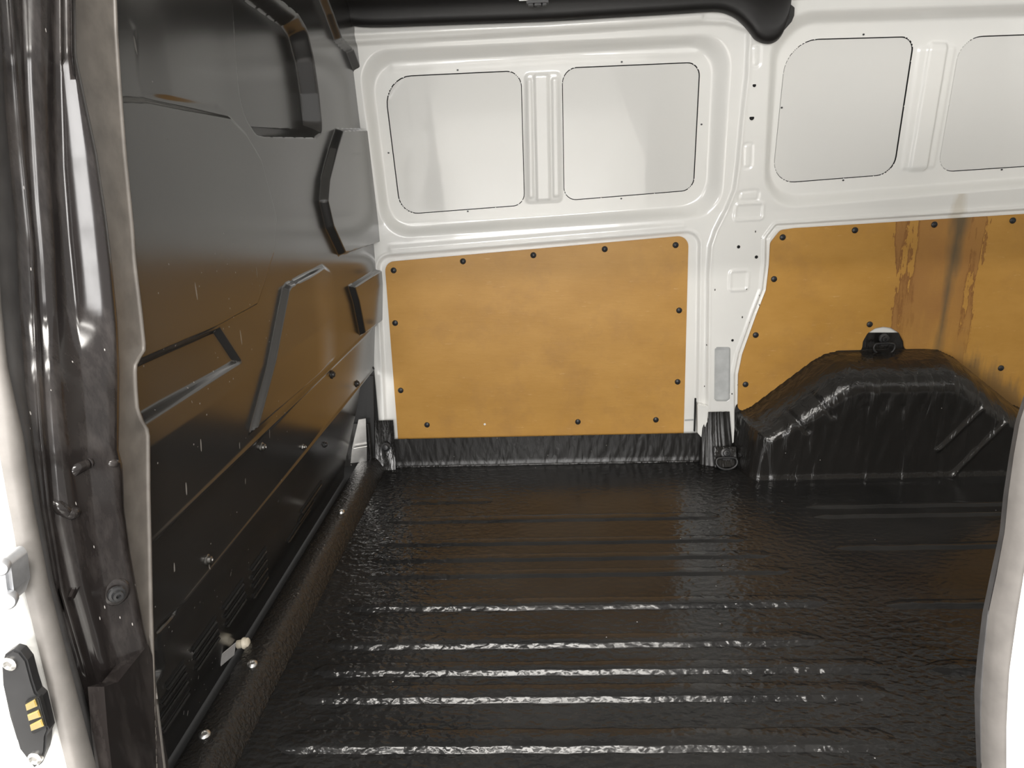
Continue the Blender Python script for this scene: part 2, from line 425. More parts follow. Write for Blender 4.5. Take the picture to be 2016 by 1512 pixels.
# blank panels: pockets cut with a clean edge
H1 = wp([(748, 147), (1026, 134), (1033, 406), (783, 425)]); r1 = [.085, .045, .04, .06]
H2 = wp([(1107, 129), (1386, 117), (1372, 376), (1111, 397)]); r2 = [.045, .04, .04, .04]
H3 = wp([(1556, 74), (1813, 67), (1770, 344), (1526, 363)]); r3 = [.09, .04, .055, .07]
H4 = wp([(1904, 68), (2230, 56), (2190, 318), (1856, 340)]); r4 = [.06, .04, .04, .05]
SLOT = wp([(1407, 683), (1438, 683), (1437, 790), (1406, 790)])
HO = [rounded(h, r, 9) for h, r in ((H1, r1), (H2, r2), (H3, r3), (H4, r4))]+[rounded(SLOT, .009, 6)]
Uo, Vo = U.copy(), V.copy(); INN = np.zeros(U.shape, bool)
for k, ho in enumerate(HO):
    a = np.array(ho); i0, i1 = np.searchsorted(gx, [a[:, 0].min()-.02, a[:, 0].max()+.02]); j0, j1 = np.searchsorted(gz, [a[:, 1].min()-.02, a[:, 1].max()+.02])
    sl = (slice(i0, i1), slice(j0, j1)); u, v = U[sl], V[sl]; s = sdf(u, v, a); e = 1e-4
    gxx = (sdf(u+e, v, a)-sdf(u-e, v, a))/(2*e); gzz = (sdf(u, v+e, a)-sdf(u, v-e, a))/(2*e)
    snap = np.abs(s) < .5*st*1.02
    Uo[sl] -= np.where(snap, s*gxx, 0); Vo[sl] -= np.where(snap, s*gzz, 0)
    INN[sl] |= (s < 0) | snap
P = np.stack([Uo, wallY(Vo)+D, Vo], -1)
wall = grid('wall_back', P, M_WHITE, None, ~(INN[:-1, :-1] & INN[1:, :-1] & INN[1:, 1:] & INN[:-1, 1:]))
tag(wall, 'white stamped inner body side with window recesses and centre pillar', kind='structure')
def Dat(x, z):
    i = min(max(int(round((x-gx[0])/st)), 0), len(gx)-1); j = min(max(int(round((z-gz[0])/st)), 0), len(gz)-1); return float(D[i, j])
DF = .011+.036                                                    # depth of the front recess floor
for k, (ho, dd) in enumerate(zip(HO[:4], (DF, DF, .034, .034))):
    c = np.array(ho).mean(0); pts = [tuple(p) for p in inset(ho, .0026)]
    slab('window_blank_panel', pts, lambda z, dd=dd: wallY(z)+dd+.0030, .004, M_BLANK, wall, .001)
    slab('cavity_backing', [tuple(p) for p in inset(ho, -.012)], lambda z, dd=dd: wallY(z)+dd+.012, .004, M_HOLE, wall, 0)  # black sheet added so the gap round each blank reads as shade
sl = HO[4]; slab('slot_backing', [tuple(p) for p in inset(sl, -.01)], lambda z: wallY(z)+.030, .002, M_GREY, wall, 0)
# small clip tabs around the blank panels
for px, py, dd in ((901, 138, DF), (921, 416, DF), (1224, 122, DF), (1223, 391, DF), (1381, 245, DF), (765, 301, DF), (1700, 68, .034), (1660, 355, .034), (1539, 212, .034), (1972, 334, .034)):
    x, z = W(px, py, dd); box('clip_tab', (x, float(wallY(z))+dd-.0005, z), (.006, .003, .005), M_STEEL if 0 else M_CAP, wall, .001)
for px, py, r in ((1485, 168, .0055), (1480, 232, .0075), (1454, 486, .0055), (1489, 506, .0055), (1442, 670, .0045)):
    x, z = W(px, py); y = float(wallY(z))+Dat(x, z)
    lathe('hole_rim', [(r*1.35, -.001), (r*1.3, .0012), (r, .0012), (r*.96, -.0005)], (x, y, z), (0, -1, 0), M_WHITE, wall, 16)
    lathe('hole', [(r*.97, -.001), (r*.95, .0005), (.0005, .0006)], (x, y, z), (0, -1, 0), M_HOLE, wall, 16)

# ---- floor with pressed ribs
fx = np.arange(-.70, 2.2, .02)
floor = mesh('floor', [(-.557, .86, 0), (2.3, .86, 0), (2.3, 2.52, 0), (-.557, 2.52, 0), (-.557, .86, -.03), (2.3, .86, -.03), (2.3, 2.52, -.03), (-.557, 2.52, -.03)],
             [(0, 1, 2, 3), (7, 6, 5, 4), (0, 4, 5, 1), (1, 5, 6, 2), (2, 6, 7, 3), (3, 7, 4, 0)], M_FLOOR, smooth=False)
tag(floor, 'glossy black sprayed load floor with long pressed ribs', kind='structure')
def rib(x0, x1, yf, wd, h=.007, sl=.011):
    """raised floor rib: front edge at yf, width wd away from the door, tapering ends"""
    n = 40; prof = [(-.001, -.002), (.0, 0.0), (sl*.07, h*.05), (sl*.15, h*.13), (sl*.5, h*.5), (sl*.85, h*.85), (sl*.95, h*.93), (sl*1.15, h), (wd-sl*1.2, h), (wd-sl*.5, h*.6), (wd, 0), (wd, -.002)]
    vs = []
    for i in range(n+1):
        s = i/n; x = x0+(x1-x0)*s
        e = min((x-x0)/.045, (x1-x)/.045, 1); e = math.sqrt(max(0, 1-(1-e)**2))
        wob = .0012*math.sin(x*37+yf*50)+.0008*math.sin(x*91+yf*20)
        for a, b in prof:
            vs.append((x, yf+wd/2+(a-wd/2)*(.35+.65*e)+wob, b*max(e, .02) if b > 0 else b))
    m = len(prof); fs = [(i*m+j, (i+1)*m+j, (i+1)*m+j+1, i*m+j+1) for i in range(n) for j in range(m-1)]
    return mesh('floor_rib', vs, fs, M_FLOOR, floor)
for yp, x0, x1, wd in ((990, -.45, -.16, .05), (1028, -.47, .52, .05), (1073, -.47, .56, .045), (1105, -.47, .60, .045), (1137, -.47, .62, .045), (1200, -.48, .665, .05), (1275, -.49, .60, .05), (1328, -.495, .69, .045), (1382, -.503, .66, .055), (1480, -.505, .62, .06)):
    rib(x0, x1, G(1000, yp)[1]-.004, wd, *((.0083, .0093) if yp > 1190 else (.005, .011)))
rib(-.51, .6, .955, .055)
for px, py, wd in ((1590, 1003, .04), (1605, 1022, .03), (1650, 1085, .04), (1750, 1200, .04), (1838, 1330, .05)):
    g = G(px, py); rib(g[0], 2.1, g[1], wd)
# left kerb between floor and bulkhead
kp = [(-.557, -.002), (-.560, .004), (-.580, .034), (-.592, .043), (-.606, .046), (-.628, .046), (-.640, .043), (-.645, .038), (-.647, .032), (-.648, .018), (-.6481, .016)]
ys = np.linspace(.86, 2.43, 60)
kerb = mesh('trim_1', [(a, y, b) for y in ys for a, b in kp], [(i*len(kp)+j, i*len(kp)+j+1, (i+1)*len(kp)+j+1, (i+1)*len(kp)+j) for i in range(59) for j in range(len(kp)-1)], M_KERB)
mesh('channel', [(-.645, .86, .017), (-.72, .86, .017), (-.72, 2.43, .017), (-.645, 2.43, .017)], [(0, 1, 2, 3)], M_BLACK, kerb, False)
tag(kerb, 'rounded black kerb along the foot of the bulkhead', kind='structure')

# ---- roof and hidden sides of the load space
roof = grid('ceiling', np.array([[(x, y, z) for y, z in ((.98, 1.46), (1.2, 1.53), (1.65, 1.56), (2.05, 1.54), (2.30, 1.48), (2.36, 1.42))] for x in np.linspace(-.6, 2.3, 12)]), M_WHITE)
tag(roof, 'white painted roof skin over the load space', kind='structure')
rear = mesh('wall_right', [(2.28, .8, 0), (2.28, 2.5, 0), (2.28, 2.5, 1.6), (2.28, .8, 1.6), (2.31, .8, 0), (2.31, 2.5, 0), (2.31, 2.5, 1.6), (2.31, .8, 1.6)],
            [(0, 1, 2, 3), (7, 6, 5, 4), (0, 3, 7, 4), (1, 5, 6, 2)], M_WHITE, smooth=False)
tag(rear, 'white painted rear end of the load space', kind='structure')

# ---- bulkhead on the left (stamped sheet with plates, channel and step lines)
st2 = .0026
by = np.arange(.80, 2.47, st2); bz = np.arange(.022, 1.56, st2)
Y, Z = np.meshgrid(by, bz, indexing='ij')
def bp(pts, off=0): return [B(*p, off) for p in pts]
H = np.zeros(Y.shape)
RW = bp([(452, -60), (458, 0), (463, 83), (471, 185), (483, 231), (505, 266), (522, 270), (622, 272), (633, 262), (634, 246), (628, 185), (618, 116), (605, 60), (588, 30), (555, 3), (500, -40)])
RW = rounded(RW, .05, 6); s = sdf(Y, Z, RW); H -= .042*(.35*sst(-s, 0, .024)+.65*np.clip(-s/.022, 0, 1))
RA = bp([(612, -40), (640, 30), (658, 80), (682, 104), (696, 140), (706, 205), (712, 253), (660, 253), (648, 290), (632, 350), (628, 395), (641, 450), (666, 503), (748, 476), (800, 440), (800, -40)])
RA = rounded(RA, .012, 4); s = sdf(Y, Z, RA); H += .021*sst(-s, -.001, .008)
RBp = bp([(684, 562), (744, 527), (800, 500), (800, 590), (748, 632), (708, 661)])
s = sdf(Y, Z, RBp); H += .018*sst(-s, 0, .010)
RC = bp([(556, 566), (562, 557), (634, 521), (648, 530), (720, 600), (741, 636), (488, 856)])
s = sdf(Y, Z, RC); yc0 = B(556, 563)[0]; yc1 = B(712, 600)[0]
H += .013*sst(-s, 0, .009)*(1-sst(Y, B(606, 600)[0], B(664, 600)[0]))
RD = bp([(200, -40), (262, 60), (267, 150), (281, 192), (423, 214), (452, 231), (470, 225), (450, -40)])
s = sdf(Y, Z, RD); H += .006*sst(-s, 0, .010)*(1-sst(Y, B(330, 150)[0], B(445, 150)[0]))*sst(Y, B(262, 150)[0], B(330, 150)[0])
RE = bp([(200, 190), (282, 194), (450, 229), (483, 263), (512, 312), (537, 405), (543, 432), (537, 500), (505, 600), (420, 647), (275, 712), (200, 745)])
s = sdf(Y, Z, RE); H += .0045*sst(-s, 0, .005)
RF = bp([(180, 754), (275, 712), (432, 643), (478, 714), (290, 833), (180, 905)])
s = sdf(Y, Z, RF); H -= .017*sst(-s, 0, .011)*(1-.45*sst(Y, B(300, 780)[0], B(450, 690)[0]))
# crease and step of the lower sheet
zL1 = B(560, 815)[1]; zL2 = B(558, 954)[1]
H += .003*np.exp(-((Z-zL1)/.006)**2) - .006*sst(zL1-Z, -.004, .008)
H -= .007*sst(zL2-Z, -.001, .004) - .003*np.exp(-((Z-zL2-.004)/.004)**2)
bend = bp([(361, 1203), (322, 1247), (325, 1290), (331, 1325), (315, 1356)])
H -= .016*np.exp(-(pline(Y, Z, bend)/.007)**2)
_c0 = [(224, -90), (229, 0), (231, 60), (238, 167), (248, 300), (263, 450), (267, 514), (280, 620), (287, 688), (271, 712), (268, 722), (270, 770), (273, 806), (283, 832), (294, 848), (295, 970), (297, 1055), (300, 1200), (306, 1400), (318, 1620)]
_e = np.array(bp([(a_-10, b_) for a_, b_ in _c0])); _o = np.argsort(_e[:, 1]); yedge = np.interp(Z, _e[_o, 1], _e[_o, 0])
NT = bp([(740, 726), (716, 764), (711, 800), (700, 850), (688, 905), (684, 990), (820, 990), (820, 700)])
s = sdf(Y, Z, NT)
keep = ~((s < 0)[:-1, :-1]) & (Y > yedge)[:-1, :-1]
Yb = Y
P = np.stack([bulkX(Z)+H, Yb, Z], -1)
bulk = grid('wall_left', P, M_BULK, None, keep)
bulk.data.set_sharp_from_angle(angle=math.radians(50))
tag(bulk, 'scuffed glossy black steel bulkhead with pressed plates and vents', kind='structure')
def Hat(y, z):
    i = min(max(int(round((y-by[0])/st2)), 0), len(by)-1); j = min(max(int(round((z-bz[0])/st2)), 0), len(bz)-1); return float(bulkX(z))+float(H[i, j])
# vents: slots drawn as black slabs, in groups, each with an added light-catching lip
zz = lambda x, y: (250+x/2.69, 950+y/2.69)
slots = [(340, 940, 245, 1075), (348, 988, 222, 1150), (356, 1038, 208, 1232), (366, 1088, 222, 1308),
         (505, 708, 382, 885), (513, 750, 392, 925), (522, 795, 398, 980),
         (645, 515, 543, 655), (652, 556, 550, 700), (660, 598, 556, 745),
         (765, 345, 688, 448), (768, 385, 690, 500), (770, 430, 694, 545), (772, 487, 697, 590),
         (1050, 10, 950, 130), (1010, 90, 935, 190), (990, 150, 880, 275)]
for a, b, c, d in slots:
    p = B(*zz(a, b)); q = B(*zz(c, d)); zc = (p[1]+q[1])/2; y0, y1 = q[0], p[0]
    x = Hat((y0+y1)/2, zc); sl_ = (float(bulkX(zc+.01))-float(bulkX(zc-.01)))/.02
    Mr = Matrix.Rotation(math.atan(sl_), 4, 'Y')
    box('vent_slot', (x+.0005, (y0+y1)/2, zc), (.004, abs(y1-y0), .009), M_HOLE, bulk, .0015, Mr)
    box('vent_catch_lip', (x+.001, (y0+y1)/2, zc-.0085), (.007, abs(y1-y0)*.96, .006), M_BULK, bulk, .0025, Mr)  # added lip, stands proud to catch light below the slot
def bolt(px, py, r, mat, name='bolt'):
    y, z = B(px, py); x = Hat(y, z)
    return lathe(name, [(r*1.5, -.002), (r*1.5, .0015), (r*1.25, .003), (r, .003), (r*.95, .007), (r*.5, .0085), (r*.35, .006)], (x, y, z), (1, 0, 0), mat, bulk, 14)
for px, py, r, m in ((658, 737, .008, M_CAP), (706, 755, .008, M_CAP), (521, 880, .0065, M_GUN), (601, 880, .005, M_GUN), (415, 1102, .0065, M_GUN), (648, 875, .006, M_CAP)):
    bolt(px, py, r, m)

# ---- black lower skirt of the far side
sk = wp([(768, 864), (1386, 855), (1389, 908), (770, 922)])
x0, x1 = sk[0][0], sk[1][0]
xs = np.linspace(x0, x1, 160); zsk = np.linspace(-.002, .105, 26)
Ug, Vg = np.meshgrid(xs, zsk, indexing='ij')
rng = np.random.RandomState(3)
wr = sum(rng.uniform(.2, 1)*np.sin(Ug*rng.uniform(90, 420)+rng.uniform(0, 6)+3*np.sin(Vg*rng.uniform(20, 60)+rng.uniform(0, 6))) for _ in range(10))
Pk = np.stack([Ug, WB-.006-.0003*wr-.003*sst(Vg, .02, 0), Vg], -1)
skirt = grid('trim_2', Pk, M_SKIRT); tag(skirt, 'black wrinkled coated skirt below the front plywood board', kind='structure')
seamz = tube('sealant_bead', [(x, WB-.010+.001*math.sin(x*60), .001) for x in np.linspace(x0, x1, 60)], .0035, M_LINER, skirt, n=6)


# ================================================================== PLYWOOD BOARDS
def cap(px, py, yf, parent):
    x, z = W(px, py, yf(0)-WB if False else 0)
    y = WB+BO
    lathe('fastener_cap', [(.0098, 0), (.0098, .0018), (.0085, .0034), (.0062, .0040), (.0058, .0032), (.003, .0046), (.0004, .0048)], (x, y, z), (0, -1, 0), M_CAP, parent, 18)
BO = .009                                     # board face stands this far behind the pillar face
board = empty('plywood_panel', 'plain tan plywood lining panel with black caps beside the bulkhead', 'panel', 'plywood lining panels')
fo = rounded(wp([(756, 517), (1357, 464), (1347, 860), (783, 871)]), [.032, .034, .003, .003], 8)
slab('board', fo, lambda z: WB+BO, .008, M_WOOD, board, .0012)
for p in ((774, 533), (911, 515), (1050, 503), (1191, 491), (1331, 483), (777, 637), (1338, 612), (788, 770), (1335, 753), (840, 838), (1138, 832), (1292, 828)): cap(*p, wallY, board)
x, z = W(954, 837); lathe('screw_hole', [(.004, 0), (.0038, .0008), (.0005, .0008)], (x, WB+BO, z), (0, -1, 0), M_WHITE, board, 12)
BO = -.004
board2 = empty('plywood_panel', 'water stained plywood lining panel cut around the wheel arch', 'panel', 'plywood lining panels')
ro = [(1452, 801), (1453, 737), (1461, 698), (1488, 622), (1508, 571), (1514, 519), (1516, 478), (1536, 453), (1563, 449), (2016, 421), (2380, 401), (2380, 905), (2090, 900), (2030, 843), (1987, 797), (1900, 725), (1872, 704), (1856, 694), (1837, 690), (1780, 690), (1778, 672), (1769, 655), (1753, 645), (1738, 643), (1722, 646), (1707, 656), (1698, 672), (1696, 692), (1646, 694), (1622, 699), (1597, 714), (1478, 804), (1466, 808), (1456, 807)]
slab('board', rounded(wp(ro), .02, 4), lambda z: WB+BO, .0055, M_WOOD2, board2, .0012)
for p in ((1540, 467), (1682, 453), (1838, 442), (1992, 434), (1523, 549), (1487, 659), (1467, 756), (1711, 638), (1969, 724)): cap(*p, wallY, board2)

# ================================================================== WHEEL ARCH
sa = .005
ax = np.arange(.60, 2.0, sa); az = np.arange(-.002, .46, sa)
Ua, Va = np.meshgrid(ax, az, indexing='ij')
WY = WB+.004
AO = [(.640, -.20)]+wp([(1452, 812), (1478, 800), (1597, 711), (1622, 697), (1650, 690), (1840, 687), (1872, 702), (1987, 795)])+[(1.80, .09), (1.80, -.2)]
s = sdf(Ua, Va, AO)
# width of the rounded shoulder: wide over the sloping nose and top, narrow at the foot
R = .052+.05*sst(Va, .05, .25)
tt = np.clip(-s/R, 0, 1)
prot = .185*(1-(1-tt)**2.3)**(1/2.0)
rng = np.random.RandomState(8)
wrk = sum(rng.uniform(.3, 1)*np.sin(Ua*rng.uniform(40, 160)+rng.uniform(0, 6)+2*np.sin(Va*rng.uniform(8, 30)+rng.uniform(0, 6))) for _ in range(8))
prot += .0007*wrk*sst(-s, 0, .03)
FR = WY-.185
def A(px, py):
    p = on_plane(px, py, 1, FR); return (p[0], p[2])
for a, b in (((1848, 886), (1936, 803)), ((1874, 936), (1982, 830))):
    dd = seg(Ua, Va, A(*a), A(*b)); prot += .007*np.exp(-(dd/.007)**2)
for a, b in (((1706, 800), (1700, 940)), ((1776, 800), (1772, 940)), ((1850, 890), (1848, 940))):
    prot -= .0035*np.exp(-(seg(Ua, Va, A(*a), A(*b))/.006)**2)
for a, b in (((1605, 780), (1640, 820)), ((1560, 818), (1588, 850))):   # folds in the coating over the shoulder
    prot -= .006*np.exp(-(seg(Ua, Va, A(*a), A(*b))/.007)**2)
prot += .006*np.exp(-(Va/.012)**2)*(s < 0)
keep = (s < .006)[:-1, :-1] | (s < .006)[1:, 1:]
arch = grid('wheel_arch', np.stack([Ua, WY-np.where(s < 0, prot, -.004), Va], -1), M_LINERD, None, keep)
tag(arch, 'bulging glossy black coated wheel arch under the stained plywood', 'wheel arch')
# black inner sheet around the arch, seen along the board's cut edge
slab('arch_flange', rounded([(.628, 0)]+wp([(1449, 800), (1452, 795), (1480, 790), (1597, 700), (1625, 682), (1690, 678), (1700, 655), (1779, 655), (1785, 678), (1845, 676), (1880, 690), (1995, 785)])+[(1.8, .12), (1.8, 0)], .01, 3), lambda z: WB+.0018, .002, M_LINER, arch, 0)

def tie_ring(name, label, c, nrm, up, s, plate=True):
    """folding lashing eye: plate, boss, hinge lug and D ring"""
    o = empty(name, label, 'tie-down ring', 'lashing eyes'); n = Vector(nrm).normalized(); u = Vector(up).normalized(); r = u.cross(n).normalized(); c = Vector(c)
    Mx = Matrix((r, n, u)).transposed().to_4x4()
    if plate: box('plate', c, (.075*s, .008*s, .07*s), M_LINER, o, .002, Mx)
    lathe('bolt', [(.018*s, 0), (.017*s, .006*s), (.011*s, .008*s), (.010*s, .014*s), (.005*s, .015*s), (.004*s, .010*s)], c+n*.004*s+u*.014*s, n, M_CAP, o, 16)
    pts = []
    for k in range(28):
        a = 2*math.pi*k/28; x = .036*math.cos(a); y = .025*math.sin(a)
        if y > .012: y = .012+(y-.012)*.25
        pts.append(c+n*(.014*s)+r*x*s+u*(y*s-.016*s))
    tube('ring', pts, .0042*s, M_CAP, o, True, 8, up=n)
    box('lug', c+n*.010*s-u*.004*s, (.03*s, .012*s, .012*s), M_CAP, o, .003*s, Mx)
    return o
# ---- black foot of the centre pillar with its lashing eye
pf = [on_plane(1393, 806, 1, WB-.01), on_plane(1448, 803, 1, WB-.01), G(1462, 935), G(1395, 928)]
xs = np.linspace(0, 1, 40); zs = np.linspace(0, 1, 40); Pp = np.zeros((40, 40, 3))
rng = np.random.RandomState(5); ph = rng.uniform(0, 6, 6)
for i, a in enumerate(xs):
    for j, b in enumerate(zs):
        zt = .182*b; xl = .545+.012*b; xr = .665-.02*b
        rib_ = sum(math.sin(a*f_*(1+.04*b)+p_) for f_, p_ in zip((18, 27, 41, 55, 23, 70), ph))*.0005
        yy = WB-.010-.045*(1-b)**1.5*math.sin(math.pi*min(1, max(0, .06+a*.9)))**.4-rib_
        Pp[i, j] = (xl+(xr-xl)*a, yy, zt)
pfoot = grid('trim_5', Pp, M_SKIRT); tag(pfoot, 'black coated foot of the white pillar beside the wheel arch', kind='structure')
p = on_plane(1428, 900, 1, WB-.062)
tie_ring('tie_down_ring', 'black lashing eye on the floor at the pillar foot', p, (0.05, -1, .35), (0, .35, 1), 1.0)
p = on_plane(1738, 674, 1, WB-.012)
tie_ring('tie_down_ring', 'black lashing eye in the plywood cut-out above the wheel arch', p, (0, -1, .05), (0, .05, 1), .95, False)
# white sill foot beside the plywood's lower corner
foot = wp([(1372, 792), (1393, 797), (1392, 866), (1386, 866), (1372, 850)])
slab('post_foot', rounded(foot, .004, 3), lambda z: wallY(z)-.014, .03, M_WHITE, wall, .003)
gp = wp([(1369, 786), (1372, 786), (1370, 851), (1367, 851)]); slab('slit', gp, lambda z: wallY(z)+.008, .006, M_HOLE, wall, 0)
gp = wp([(1350, 829), (1367, 828), (1367, 831), (1350, 832)]); slab('crease', gp, lambda z: wallY(z)+.016, .006, M_GREY, wall, 0)  # flat grey strip drawn in place of the crease

# ---- far left lower corner beside the bulkhead
cf = grid('trim_4', np.array([[(x, WB-.004-(.03*(1-b)**2 if x > -.60 else .03)-.0008*math.sin(x*160+b*4), b*(.175 if x > -.562 else .175)) for b in np.linspace(0, 1, 16)] for x in np.linspace(-.76, -.520, 34)]), M_LINER)
mesh('backing', [(-.80, WB-.003, 0), (-.572, WB-.003, 0), (-.572, WB-.003, .37), (-.80, WB-.003, .37)], [(0, 1, 2, 3)], M_BLACK, cf, False)  # black sheet added to keep the gap behind the notch dark
tag(cf, 'black coated body corner between plywood panel and bulkhead', kind='structure')
lathe('bolt', [(.016, 0), (.016, .004), (.010, .008), (.009, .014), (.004, .015)], (on_plane(760, 880, 1, WB-.03)), (0, -1, .2), M_CAP, cf, 14)
br = empty('bracket', 'folded bright steel bracket in the gap under the bulkhead corner', 'bracket')
bx_ = [on_plane(*p, 1, 2.40) for p in ((706, 826), (720, 824), (722, 878), (693, 883))]
bx2 = [on_plane(*p, 1, 2.38) for p in ((693, 884), (722, 879), (722, 908), (690, 912))]
for q, nm in ((bx_, 'upright'), (bx2, 'toe')):
    vs = [tuple(v) for v in q]+[(v[0], v[1]+.006, v[2]) for v in q]
    mesh(nm, vs, [(0, 1, 2, 3), (7, 6, 5, 4), (0, 4, 5, 1), (1, 5, 6, 2), (2, 6, 7, 3), (3, 7, 4, 0)], M_STEEL, br, False)
po = [on_plane(*p, 1, 2.42) for p in ((722, 740), (734, 740), (738, 905), (722, 905))]
vs = [tuple(v) for v in po]+[(v[0], v[1]+.01, v[2]) for v in po]
pm = mesh('corner_post', vs, [(0, 1, 2, 3), (7, 6, 5, 4), (0, 4, 5, 1), (1, 5, 6, 2), (2, 6, 7, 3), (3, 7, 4, 0)], M_BLACK, None, False)
tag(pm, 'thin black upright in the gap behind the bulkhead corner', 'post')

# ---- details on kerb
y, z = B(455, 1288); x = Hat(y, z)
lab = box('foil_label', (x+.007, y, z), (.0012, .040, .034), M_LABEL, None, .0004, Matrix.Rotation(-.35, 4, 'Z') @ Matrix.Rotation(.3, 4, 'Y'))
tag(lab, 'small silver foil label on the foot of the bulkhead', 'label')
p = on_plane(478, 1267, 0, -.652)
peg = empty('plug', 'round ivory plastic plug on the bulkhead foot beside the silver label', 'plug')
lathe('head', [(.010, 0), (.0125, .002), (.0125, .006), (.0105, .008), (.0105, .012), (.008, .014), (.0005, .0145)], p, (1, 0, .2), M_PEG, peg, 20)
lathe('stem', [(.009, -.012), (.009, .002)], p, (1, 0, .2), M_PEG, peg, 12)
k0 = 0
for px, py, m, lb in ((497, 1308, M_STEEL, 'bright screw head on the kerb beside the ivory plug'), (500, 1275, M_CAP, 'dark screw head in the channel just behind the ivory plug'), (588, 1128, M_CAP, 'dark screw head halfway along the kerb channel'), (672, 1008, M_STEEL, 'steel screw head on the kerb nearest the far wall'), (403, 1447, M_STEEL, 'steel screw head on the kerb nearest the door')):
    p = G(px, py, .046 if m is M_STEEL else .022)
    o = tag(lathe('screw', [(.011, -.004), (.011, .001), (.009, .004), (.005, .0062), (.004, .004), (.0005, .004)], p, (.2, -.3, 1), m, None, 14), lb, 'screw', 'kerb screws')

# ================================================================== ROOF TRIM
lo = [(640, 36), (690, 50), (745, 54), (860, 50), (1080, 42), (1200, 35), (1320, 28), (1385, 24), (1420, 25), (1448, 37), (1470, 58), (1486, 78), (1506, 86), (1524, 81), (1537, 65), (1545, 40), (1549, 5), (1552, -60)]
lo = [tuple(q) for q in catmull(lo, 5)]
rows = []
for px, py in lo:
    a = W(px, py, -.002); ya = float(wallY(a[1]))
    xe = a[0]; ze = a[1]
    c = min(1, max(0, (1.55-ze)/.03))
    prof = [(0.0, 0), (-.022, -.004), (-.036, .004), (-.044, .018), (-.046, .036)]
    col = [(xe, ya+dy, ze+dz) for dy, dz in prof]
    # on to the roof: straight up and inwards
    zt = max(ze+.05, 1.475)
    # keep the tail end narrow: the end wall of the moulding turns up at the screw tab
    inn = 0.0 if px < 1490 else min(.10, (px-1490)/59*.02)
    for k, (dy, dz) in enumerate(((-.075, .0), (-.13, .025), (-.26, .06))):
        col.append((xe-inn*(k+1)*.8, ya+dy, min(zt+dz, 1.545)))
    rows.append(col)
trim = empty('roof_trim', 'charcoal moulded plastic trim along the roof edge above the white side', 'roof trim')
shell = grid('shell', np.array(rows), M_TRIM, trim)
tb = [W(*p, -.02) for p in ((1538, 4), (1556, 6), (1566, 14), (1565, 30), (1560, 42), (1546, 58), (1536, 64))]
stab = slab('screw_tab', rounded(tb, .006, 4), lambda z: wallY(z)-.016, .012, M_TRIM, trim, .002)
x, z = W(1549, 33, -.02); lathe('screw', [(.010, 0), (.009, .003), (.005, .004), (.003, .002)], (x, float(wallY(z))-.016, z), (0, -1, 0), M_CAP, stab, 14)
x, z = W(1058, 6, -.1); yy = float(wallY(z))-.1
hook = empty('roof_clip', 'small dark clip with steel tab under the roof trim', 'clip')
box('body', (x, yy, z+.008), (.06, .03, .03), M_CAP, hook, .005); box('tab', (x-.035, yy-.005, z+.012), (.035, .02, .012), M_STEEL, hook, .003)
tube('hook', [(x-.01, yy-.01, z-.002), (x-.01, yy-.012, z-.012), (x+.012, yy-.012, z-.012), (x+.012, yy-.01, z-.002)], .0025, M_CAP, hook, n=8)

# ================================================================== FRONT PILLAR OF THE DOOR OPENING
def col(pts, X, rows_):
    ys_ = [p[1] for p in pts]; xs_ = [p[0] for p in pts]
    out = []
    for r in rows_:
        if r < ys_[0]: x = xs_[0]+(xs_[1]-xs_[0])/(ys_[1]-ys_[0])*(r-ys_[0])
        elif r > ys_[-1]: x = xs_[-1]+(xs_[-1]-xs_[-2])/(ys_[-1]-ys_[-2])*(r-ys_[-1])
        else: x = np.interp(r, ys_, xs_)
        xv = X(r) if callable(X) else X
        out.append(on_plane(x, r, 0, xv))
    return out
rws = np.arange(-332, 1620, 14)
c0 = [(229, 0), (231, 60), (238, 167), (248, 300), (263, 450), (267, 514), (280, 620), (287, 688), (271, 712), (268, 722), (270, 770), (273, 806), (283, 832), (294, 848), (295, 970), (297, 1055), (300, 1200), (306, 1400)]
c1 = [(145, 0), (147, 110), (163, 187), (187, 300), (207, 433), (217, 520), (228, 637), (232, 737), (230, 887), (238, 917), (241, 1004), (253, 1091), (267, 1168), (281, 1241), (290, 1275), (300, 1360)]
c2 = [(117, 0), (118, 167), (123, 333), (133, 467), (150, 640), (165, 800), (172, 900), (182, 1000), (206, 1165), (240, 1345), (255, 1420)]
c3 = [(103, 0), (100, 167), (104, 333), (114, 467), (120, 640), (128, 800), (140, 900), (161, 1025), (178, 1135), (227, 1345), (243, 1420)]
c4 = [(47, 0), (53, 167), (67, 400), (76, 500), (88, 700), (98, 850), (113, 1025), (143, 1165), (197, 1351), (215, 1420)]
c5 = [(20, 0), (37, 233), (60, 467), (66, 600), (72, 737), (80, 850), (95, 1000), (122, 1165), (176, 1351), (200, 1430)]
c6 = [(-2, 0), (12, 233), (33, 467), (38, 600), (50, 760), (62, 870), (80, 1000), (105, 1141), (140, 1275), (198, 1475)]
def pxs(pts, r):
    ys_ = [p[1] for p in pts]; xs_ = [p[0] for p in pts]
    if r < ys_[0]: return xs_[0]+(xs_[1]-xs_[0])/(ys_[1]-ys_[0])*(r-ys_[0])
    if r > ys_[-1]: return xs_[-1]+(xs_[-1]-xs_[-2])/(ys_[-1]-ys_[-2])*(r-ys_[-1])
    return float(np.interp(r, ys_, xs_))
fd = lambda r, a, b: float(sst(np.array(float(r)), a, b))
